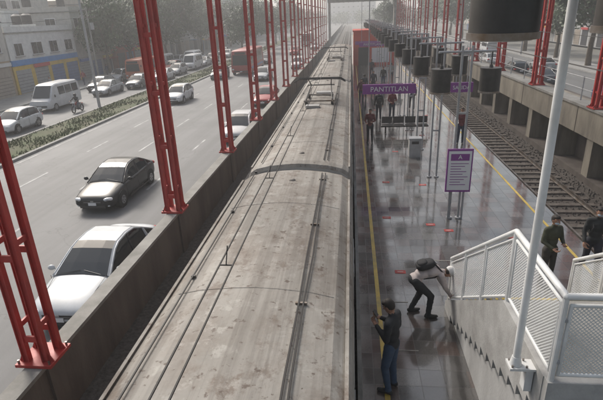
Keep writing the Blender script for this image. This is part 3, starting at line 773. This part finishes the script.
person('standing_person',2.4,28.1,P,R(190),'hold',(.13,.025,.03),(.03,.04,.06))
person('walking_person',.72,33.5,P,R(180),'walk',(.10,.025,.03),(.04,.05,.08))
person('walking_person',1.75,38.2,P,R(180),'walk',(.04,.04,.05),(.05,.05,.06))
person('standing_person',1.0,36,P,R(0),'stand',(.06,.06,.07),(.03,.03,.04))
person('standing_person',2.7,41,P,R(160),'stand',(.03,.03,.03),(.05,.07,.12))
person('walking_person',2.0,48,P,R(180),'walk',(.05,.05,.06),(.03,.03,.04))
person('standing_person',5.1,22.2,P,R(175),'stand',(.14,.035,.04),(.04,.05,.08),hair=(.05,.03,.02))
person('walking_person',5.5,10.2,P,R(170),'walk',(.028,.03,.03),(.03,.03,.04),bag=(.05,.05,.05),mask=True)
person('standing_person',4.38,9.75,P,R(200),'hold',(.055,.058,.035),(.045,.04,.035),mask=True)
person('walking_person',3.9,31,P,R(0),'walk',(.05,.06,.1),(.03,.03,.04)); person('standing_person',3.6,44,P,R(0),'stand',(.25,.24,.22),(.03,.03,.04))
for x,y,c in ((-33,50,(.3,.3,.3)),(-32.5,56,(.3,.05,.05)),(-33.5,64,(.05,.06,.12)),(-32.2,71,(.4,.38,.3))): person('pedestrian',x,y,.125,R(180),'walk',c,(.04,.05,.08))
b=MB()
for y in (-.62,.66):
    for i in range(20):
        a=2*math.pi*i/20;c=2*math.pi*(i+1)/20; b.cyl((0,y+.26*math.cos(a),.31+.26*math.sin(a)),(0,y+.26*math.cos(c),.31+.26*math.sin(c)),.05,.05,'tyre',6)
    for i in range(6):
        a=math.pi*i/3; b.cyl((0,y,.31),(0,y+.24*math.cos(a),.31+.24*math.sin(a)),.012,.012,'hub',4)
b.ell((0,.15,.75),(.13,.28,.13),paint((.25,.02,.02))); b.ell((0,-.3,.74),(.13,.36,.06),'black'); b.ell((0,.05,.42),(.14,.22,.18),'steel')
for s in (-.07,.07): b.cyl((s,.66,.31),(s,.42,.98),.025,.025,'hub',8); b.cyl((s,-.62,.31),(s,0,.4),.025,.025,'black',6)
b.cyl((-.33,.42,1.0),(.33,.42,1.0),.018,.018,'black',8); b.ell((0,.52,.88),(.09,.07,.09),'lamp'); b.cyl((.14,.1,.3),(.15,-.75,.38),.035,.045,'hub',8); b.ell((0,-.78,.66),(.06,.05,.05),'tail')
me=b.mesh('motorcycle',True); put('motorcycle',me,(-23.4,38.5,0),math.pi)
person('motorcycle_rider',-23.4,38.5,0.0,math.pi,'ride',(.03,.03,.03),(.04,.05,.08),helmet=(.03,.03,.03))

# ------------------------------------------------------------------ buildings
def building(nm,x0,x1,y0,y1,H,st,wall,ground=None,band=None,face=1,seed=0):
    rnd=random.Random(seed); b=MB(); wm=paint(wall,.9); gm=paint(ground,.9) if ground else wm; sh=H/st
    b.bx(x0,x1,y0,y1,0,sh,gm); b.bx(x0,x1,y0,y1,sh,H,wm)
    xf=x1 if face>0 else x0
    def fx(a,c): return (xf+a,xf+c) if face>0 else (xf-c,xf-a)
    b.bx(x0-.1,x1+.1,y0-.1,y1+.1,H,H+.12,'conc'); 
    for (a,c,d,e_) in ((x0,x1,y0,y0+.15),(x0,x1,y1-.15,y1),(x0,x0+.15,y0+.15,y1-.15),(x1-.15,x1,y0+.15,y1-.15)): b.bx(a,c,d,e_,H+.12,H+.7,wm)
    if band: 
        a,c=fx(.003,.06); b.bx(a,c,y0,y1,sh-.15,sh+.45,paint(band,.7)); b.bx(x0,x1,y0-.06,y0-.003,sh-.15,sh+.45,paint(band,.7))
    def window(y,z,w,h,door=False):
        a,c=fx(.01,.05); b.bx(a,c,y-w/2-.07,y+w/2+.07,z-.07,z+h+.07,'signwhite' if rnd.random()<.6 else 'black')
        a,c=fx(.05,.06); b.bx(a,c,y-w/2,y+w/2,z,z+h,'glass')
        a,c=fx(.06,.08); b.bx(a,c,y-.03,y+.03,z,z+h,'grey'); a,c=fx(.01,.16); b.bx(a,c,y-w/2-.12,y+w/2+.12,z-.14,z-.075,'conc')
    nb=max(2,int((y1-y0)/3)); d=(y1-y0)/nb
    for s in range(1,st):
        for i in range(nb):
            if rnd.random()<.9: window(y0+d*(i+.5),s*sh+.9,rnd.choice((1.3,1.6,1.9)),1.25)
            if rnd.random()<.15:
                a,c=fx(.0,.8); b.bx(a,c,y0+d*i+.4,y0+d*(i+1)-.4,s*sh+.02,s*sh+.14,'conc'); a,c=fx(.75,.8)
                for q in range(8): yy=y0+d*i+.42+q*(d-.84)/7; b.bx(a,c,yy-.015,yy+.015,s*sh+.14,s*sh+.95,'black')
                b.bx(a,c,y0+d*i+.4,y0+d*(i+1)-.4,s*sh+.95,s*sh+1.0,'black')
    for i in range(nb):
        a,c=fx(.01,.04); col=rnd.choice(((.3,.3,.3),(.05,.05,.06),(.35,.3,.25),(.1,.15,.3)))
        b.bx(a,c,y0+d*i+.35,y0+d*(i+1)-.35,.12,sh-.6,paint(col,.5))
        a,c=fx(.04,.055)
        for q in range(6): b.bx(a,c,y0+d*i+.36,y0+d*(i+1)-.36,.4+q*.34,.43+q*.34,'black')
        if rnd.random()<.6:
            a,c=fx(.06,.25); b.bx(a,c,y0+d*i+.2,y0+d*(i+1)-.2,sh-.55,sh-.17,paint(rnd.choice(((.45,.04,.04),(.55,.4,.05),(.05,.12,.4),(.6,.6,.58))),.6))
            if rnd.random()<.5: a,c=fx(.05,1.2); b.bx(a,c,y0+d*i+.2,y0+d*(i+1)-.2,sh-.66,sh-.6,paint(rnd.choice(((.4,.06,.05),(.1,.2,.35),(.5,.45,.3))),.8))
    nx=max(1,int((x1-x0)/4))
    for s in range(1,st):
        for i in range(nx):
            xc=x0+(x1-x0)*(i+.5)/nx; z=s*sh+.9
            b.bx(xc-.75,xc+.75,y0-.05,y0-.01,z-.07,z+1.3,'signwhite'); b.bx(xc-.68,xc+.68,y0-.06,y0-.05,z,z+1.22,'glass'); b.bx(xc-.03,xc+.03,y0-.08,y0-.06,z,z+1.22,'grey')
    for q in range(2):
        xx=rnd.uniform(x0+1.5,x1-1.5); yy=rnd.uniform(y0+1.5,y1-1.5); b.bx(xx-.6,xx+.6,yy-.6,yy+.6,H+.12,H+.9,wm); b.cyl((xx,yy,H+.9),(xx,yy,H+1.9),.55,.55,'black',14); b.cyl((xx,yy,H+1.9),(xx,yy,H+2.15),.55,.2,'black',14)
    b.bx(x0+1,x0+3.5,y1-3.5,y1-.8,H+.12,H+2.6,wm)
    b.obj(nm,True,ang=30)
building('shop_building',-46,-36,26,48.5,7.5,2,(.5,.48,.44),(.4,.3,.2),None,1,3)
building('yellow_shop_building',-46,-36.2,49,62,6.4,2,(.66,.66,.64),(.58,.39,.06),(.07,.22,.5),1,1)
building('apartment_building',-48,-36.5,62.6,72,8.6,3,(.46,.44,.41),(.35,.34,.33),None,1,2)
building('brick_building',-47,-36,72.5,82,9.8,3,(.46,.41,.36),(.3,.1,.07),(.4,.06,.05),1,5)
building('shop_building',-48,-36.2,82.5,96,7.2,2,(.52,.49,.44),(.45,.42,.36),None,1,6)
building('apartment_building',-48,-36.4,96.6,115,10.5,3,(.43,.42,.42),(.4,.38,.36),None,1,7)
building('apartment_building',-48,-36,116,150,9,3,(.46,.44,.41),None,None,1,8)
building('apartment_building',-50,-36,152,200,12,4,(.42,.41,.41),None,None,1,9)
building('apartment_building',-50,-36,203,290,10,3,(.46,.45,.43),None,None,1,10)
building('apartment_building',-75,-56,60,85,15,5,(.44,.43,.43),None,None,1,11)
building('apartment_building',42,56,50,80,8,2,(.46,.44,.41),None,None,-1,12)
building('apartment_building',42,56,84,120,10,3,(.42,.42,.42),None,None,-1,13)
building('apartment_building',42,60,130,200,12,4,(.46,.45,.42),None,None,-1,14)
building('office_building',-20,20,420,450,22,6,(.42,.42,.43),None,None,1,15)
def pole(nm,x,y,h,arm=True):
    b=MB(); b.cyl((x,y,.1),(x,y,h),.13,.08,'conc' if not arm else 'grey',12)
    if arm:
        for s in (-1,1): b.cyl((x,y,h),(x+s*1.8,y,h+.5),.04,.03,'grey',8); b.ell((x+s*2.0,y,h+.5),(.35,.13,.08),'grey',10,6)
    else:
        for z in (h-.4,h-1.2): b.bx(x-1,x+1,y-.05,y+.05,z-.05,z+.05,'wood'); [b.cyl((x+q,y,z+.05),(x+q,y,z+.22),.03,.03,'conc',6) for q in (-.9,-.4,.4,.9)]
        b.cyl((x+.35,y,h-2.6),(x+.35,y,h-1.8),.22,.22,'grey',12)
    b.obj(nm,True)
for y in (40,78,116,154,192): pole('street_lamp',-22.25,y,11)
for y in (30,58,86,114,142): pole('utility_pole',-31.6,y,9,False)
b=MB()
for dx,z in ((-.9,8.7),(.9,8.7),(-.4,7.9),(.4,7.9)):
    for y in (30,58,86,114):
        pr=None
        for i in range(9):
            t=i/8; p=(-31.6+dx,y+28*t,z-.6*4*t*(1-t)*.8)
            if pr: b.cyl(pr,p,.015,.015,'wire',4)
            pr=p
b.obj('power_line')
for y in (45,80,115): pole('street_lamp',26.5,y,10)
# ------------------------------------------------------------------ trees
def tree_mesh(seed,h,cr):
    rnd=random.Random(seed); b=MB(); th=h*.40
    pr=Vector((0,0,0)); r=.09*h**.5
    segs=[pr]
    for i in range(1,5):
        p=Vector((rnd.uniform(-.15,.15)*i*.4,rnd.uniform(-.15,.15)*i*.4,th*i/4)); b.cyl(pr,p,r*(1-.12*(i-1)),r*(1-.12*i),'bark',8); pr=p; segs.append(p)
    cl=[]
    for i in range(10):
        a=i*2.4+rnd.uniform(-.3,.3); rr=cr*rnd.uniform(.4,.9); q=Vector((math.cos(a)*rr,math.sin(a)*rr,th+(h-th)*rnd.uniform(.05,.75)))
        s=segs[rnd.choice((3,4))]; m=(s+q)/2+Vector((0,0,.3)); b.cyl(s,m,r*.4,r*.25,'bark',6); b.cyl(m,q,r*.25,r*.08,'bark',6); cl.append((q,cr*rnd.uniform(.28,.42)))
    for i in range(18):
        a=rnd.uniform(0,6.28);rr=cr*rnd.uniform(0,.85);z=th+(h-th)*rnd.uniform(.05,.98); k=1-.5*max(0,(z-th)/(h-th)-.5)*2
        cl.append((Vector((math.cos(a)*rr*k,math.sin(a)*rr*k,z)),cr*rnd.uniform(.2,.4)))
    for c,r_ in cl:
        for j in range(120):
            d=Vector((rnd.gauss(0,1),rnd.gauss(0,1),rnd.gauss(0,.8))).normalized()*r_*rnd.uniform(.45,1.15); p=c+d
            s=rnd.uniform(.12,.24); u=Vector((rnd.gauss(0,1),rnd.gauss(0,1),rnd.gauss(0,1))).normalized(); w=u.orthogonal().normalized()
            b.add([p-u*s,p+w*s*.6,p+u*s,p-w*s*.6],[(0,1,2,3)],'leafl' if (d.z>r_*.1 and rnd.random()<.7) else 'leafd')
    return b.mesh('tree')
tms=[tree_mesh(i,8,3.0) for i in range(4)]
def tree(x,y,s,i): put('tree',tms[i%4],(x,y,.05),i*1.3,sc=(s,s,s*random.uniform(.95,1.2)))
T=[(-32.8,63.5,1.1),(-32.6,70,1.2),(-32.6,76,1.25),(-32.4,84,1.1),(-33,93,1.35),(-32,104,1.2),(-32.5,118,1.4),(-32,130,1.3),(-32,145,1.4),(-20.5,92,1.0),(-20.4,105,1.15),(-20.5,120,1.2),(-20.5,135,1.1),(-20.4,150,1.3),(-20.5,170,1.3),(-20.5,190,1.3),(-32,165,1.4),(-32,190,1.4),
   (29,52,1.2),(28.5,62,1.4),(29,73,1.2),(29,86,1.5),(28,98,1.4),(29,112,1.5),(28,130,1.5),(29,150,1.6),(31,44,1.1),(13,150,1.1),(13,175,1.3),(12.8,200,1.3),(29,175,1.5),(29,200,1.5)]
for i,(x,y,s) in enumerate(T): tree(x,y,s,i)
b=MB(); rnd=random.Random(5)
for i in range(130):
    y=rnd.uniform(215,400); x=rnd.choice((rnd.uniform(-34,-19),rnd.uniform(12,40),rnd.uniform(-19,12) if y>340 else rnd.uniform(20,60),rnd.uniform(30,90))); hh=rnd.uniform(5,11); c=Vector((x,y,hh*.6))
    b.cyl((x,y,0),(x,y,hh*.5),.2,.12,'bark',5)
    for j in range(130):
        d=Vector((rnd.gauss(0,1),rnd.gauss(0,1),rnd.gauss(0,1))).normalized()*rnd.uniform(.5,1); p=c+Vector((d.x*3.2,d.y*3.2,d.z*hh*.45)); s=rnd.uniform(.35,.7); u=Vector((rnd.gauss(0,1),rnd.gauss(0,1),rnd.gauss(0,1))).normalized(); w=u.orthogonal().normalized()
        b.add([p-u*s,p+w*s*.7,p+u*s,p-w*s*.7],[(0,1,2,3)],'leafh')
b.obj('distant_trees')

# ------------------------------------------------------------------ haze
b=MB(); b.bx(-400,400,-60,900,-2,45,'wire'); o=b.obj('haze')
m=bpy.data.materials.new('haze'); m.use_nodes=True; n=m.node_tree.nodes; n.clear()
ou=n.new('ShaderNodeOutputMaterial'); vs_=n.new('ShaderNodeVolumeScatter'); vs_.inputs['Density'].default_value=.0020; vs_.inputs['Color'].default_value=(.98,.985,1,1); vs_.inputs['Anisotropy'].default_value=.3
m.node_tree.links.new(vs_.outputs[0],ou.inputs['Volume']); o.data.materials.clear(); o.data.materials.append(m)

# ------------------------------------------------------------------ light
el,az=R(42),R(-40)   # azimuth from +Y toward +X
d=Vector((math.sin(az)*math.cos(el),math.cos(az)*math.cos(el),math.sin(el)))
sl=bpy.data.lights.new('Sun','SUN'); sl.energy=3.5; sl.angle=R(16); sl.color=(1,.95,.89)
so=bpy.data.objects.new('Sun',sl); scene.collection.objects.link(so); so.rotation_euler=d.to_track_quat('Z','Y').to_euler(); so.location=(0,0,30)
w=bpy.data.worlds.new('World'); scene.world=w; w.use_nodes=True
n=w.node_tree.nodes; bg=n['Background']; sky=n.new('ShaderNodeTexSky'); sky.sky_type='NISHITA'; sky.sun_disc=False; sky.sun_elevation=el; sky.sun_rotation=az; sky.dust_density=5; sky.air_density=1.5; sky.ozone_density=1.0; sky.altitude=0
hs=n.new('ShaderNodeHueSaturation'); hs.inputs['Saturation'].default_value=.65; hs.inputs['Value'].default_value=1.15
w.node_tree.links.new(sky.outputs[0],hs.inputs['Color']); w.node_tree.links.new(hs.outputs[0],bg.inputs['Color']); bg.inputs['Strength'].default_value=.15
scene.view_settings.view_transform='Standard'; scene.view_settings.look='None'; scene.view_settings.exposure=0
# ------------------------------------------------------------------ camera
f=470.0
wy=Vector((49.5/f,186/f,-1)).normalized()
dn=Vector((48.5/f,-1200/f,-1)); dn=(dn-wy*dn.dot(wy)).normalized(); wz=-dn; wx=wy.cross(wz)
Rwc=Matrix((wx,wy,wz)).transposed()   # columns: world axes in camera space
cam=bpy.data.cameras.new('Camera'); cam.lens=f/603*36; cam.sensor_width=36; cam.clip_end=4000; cam.clip_start=.05
co=bpy.data.objects.new('Camera',cam); scene.collection.objects.link(co)
mw=Rwc.transposed().to_4x4(); mw.translation=(0,0,7.0); co.matrix_world=mw
scene.camera=co
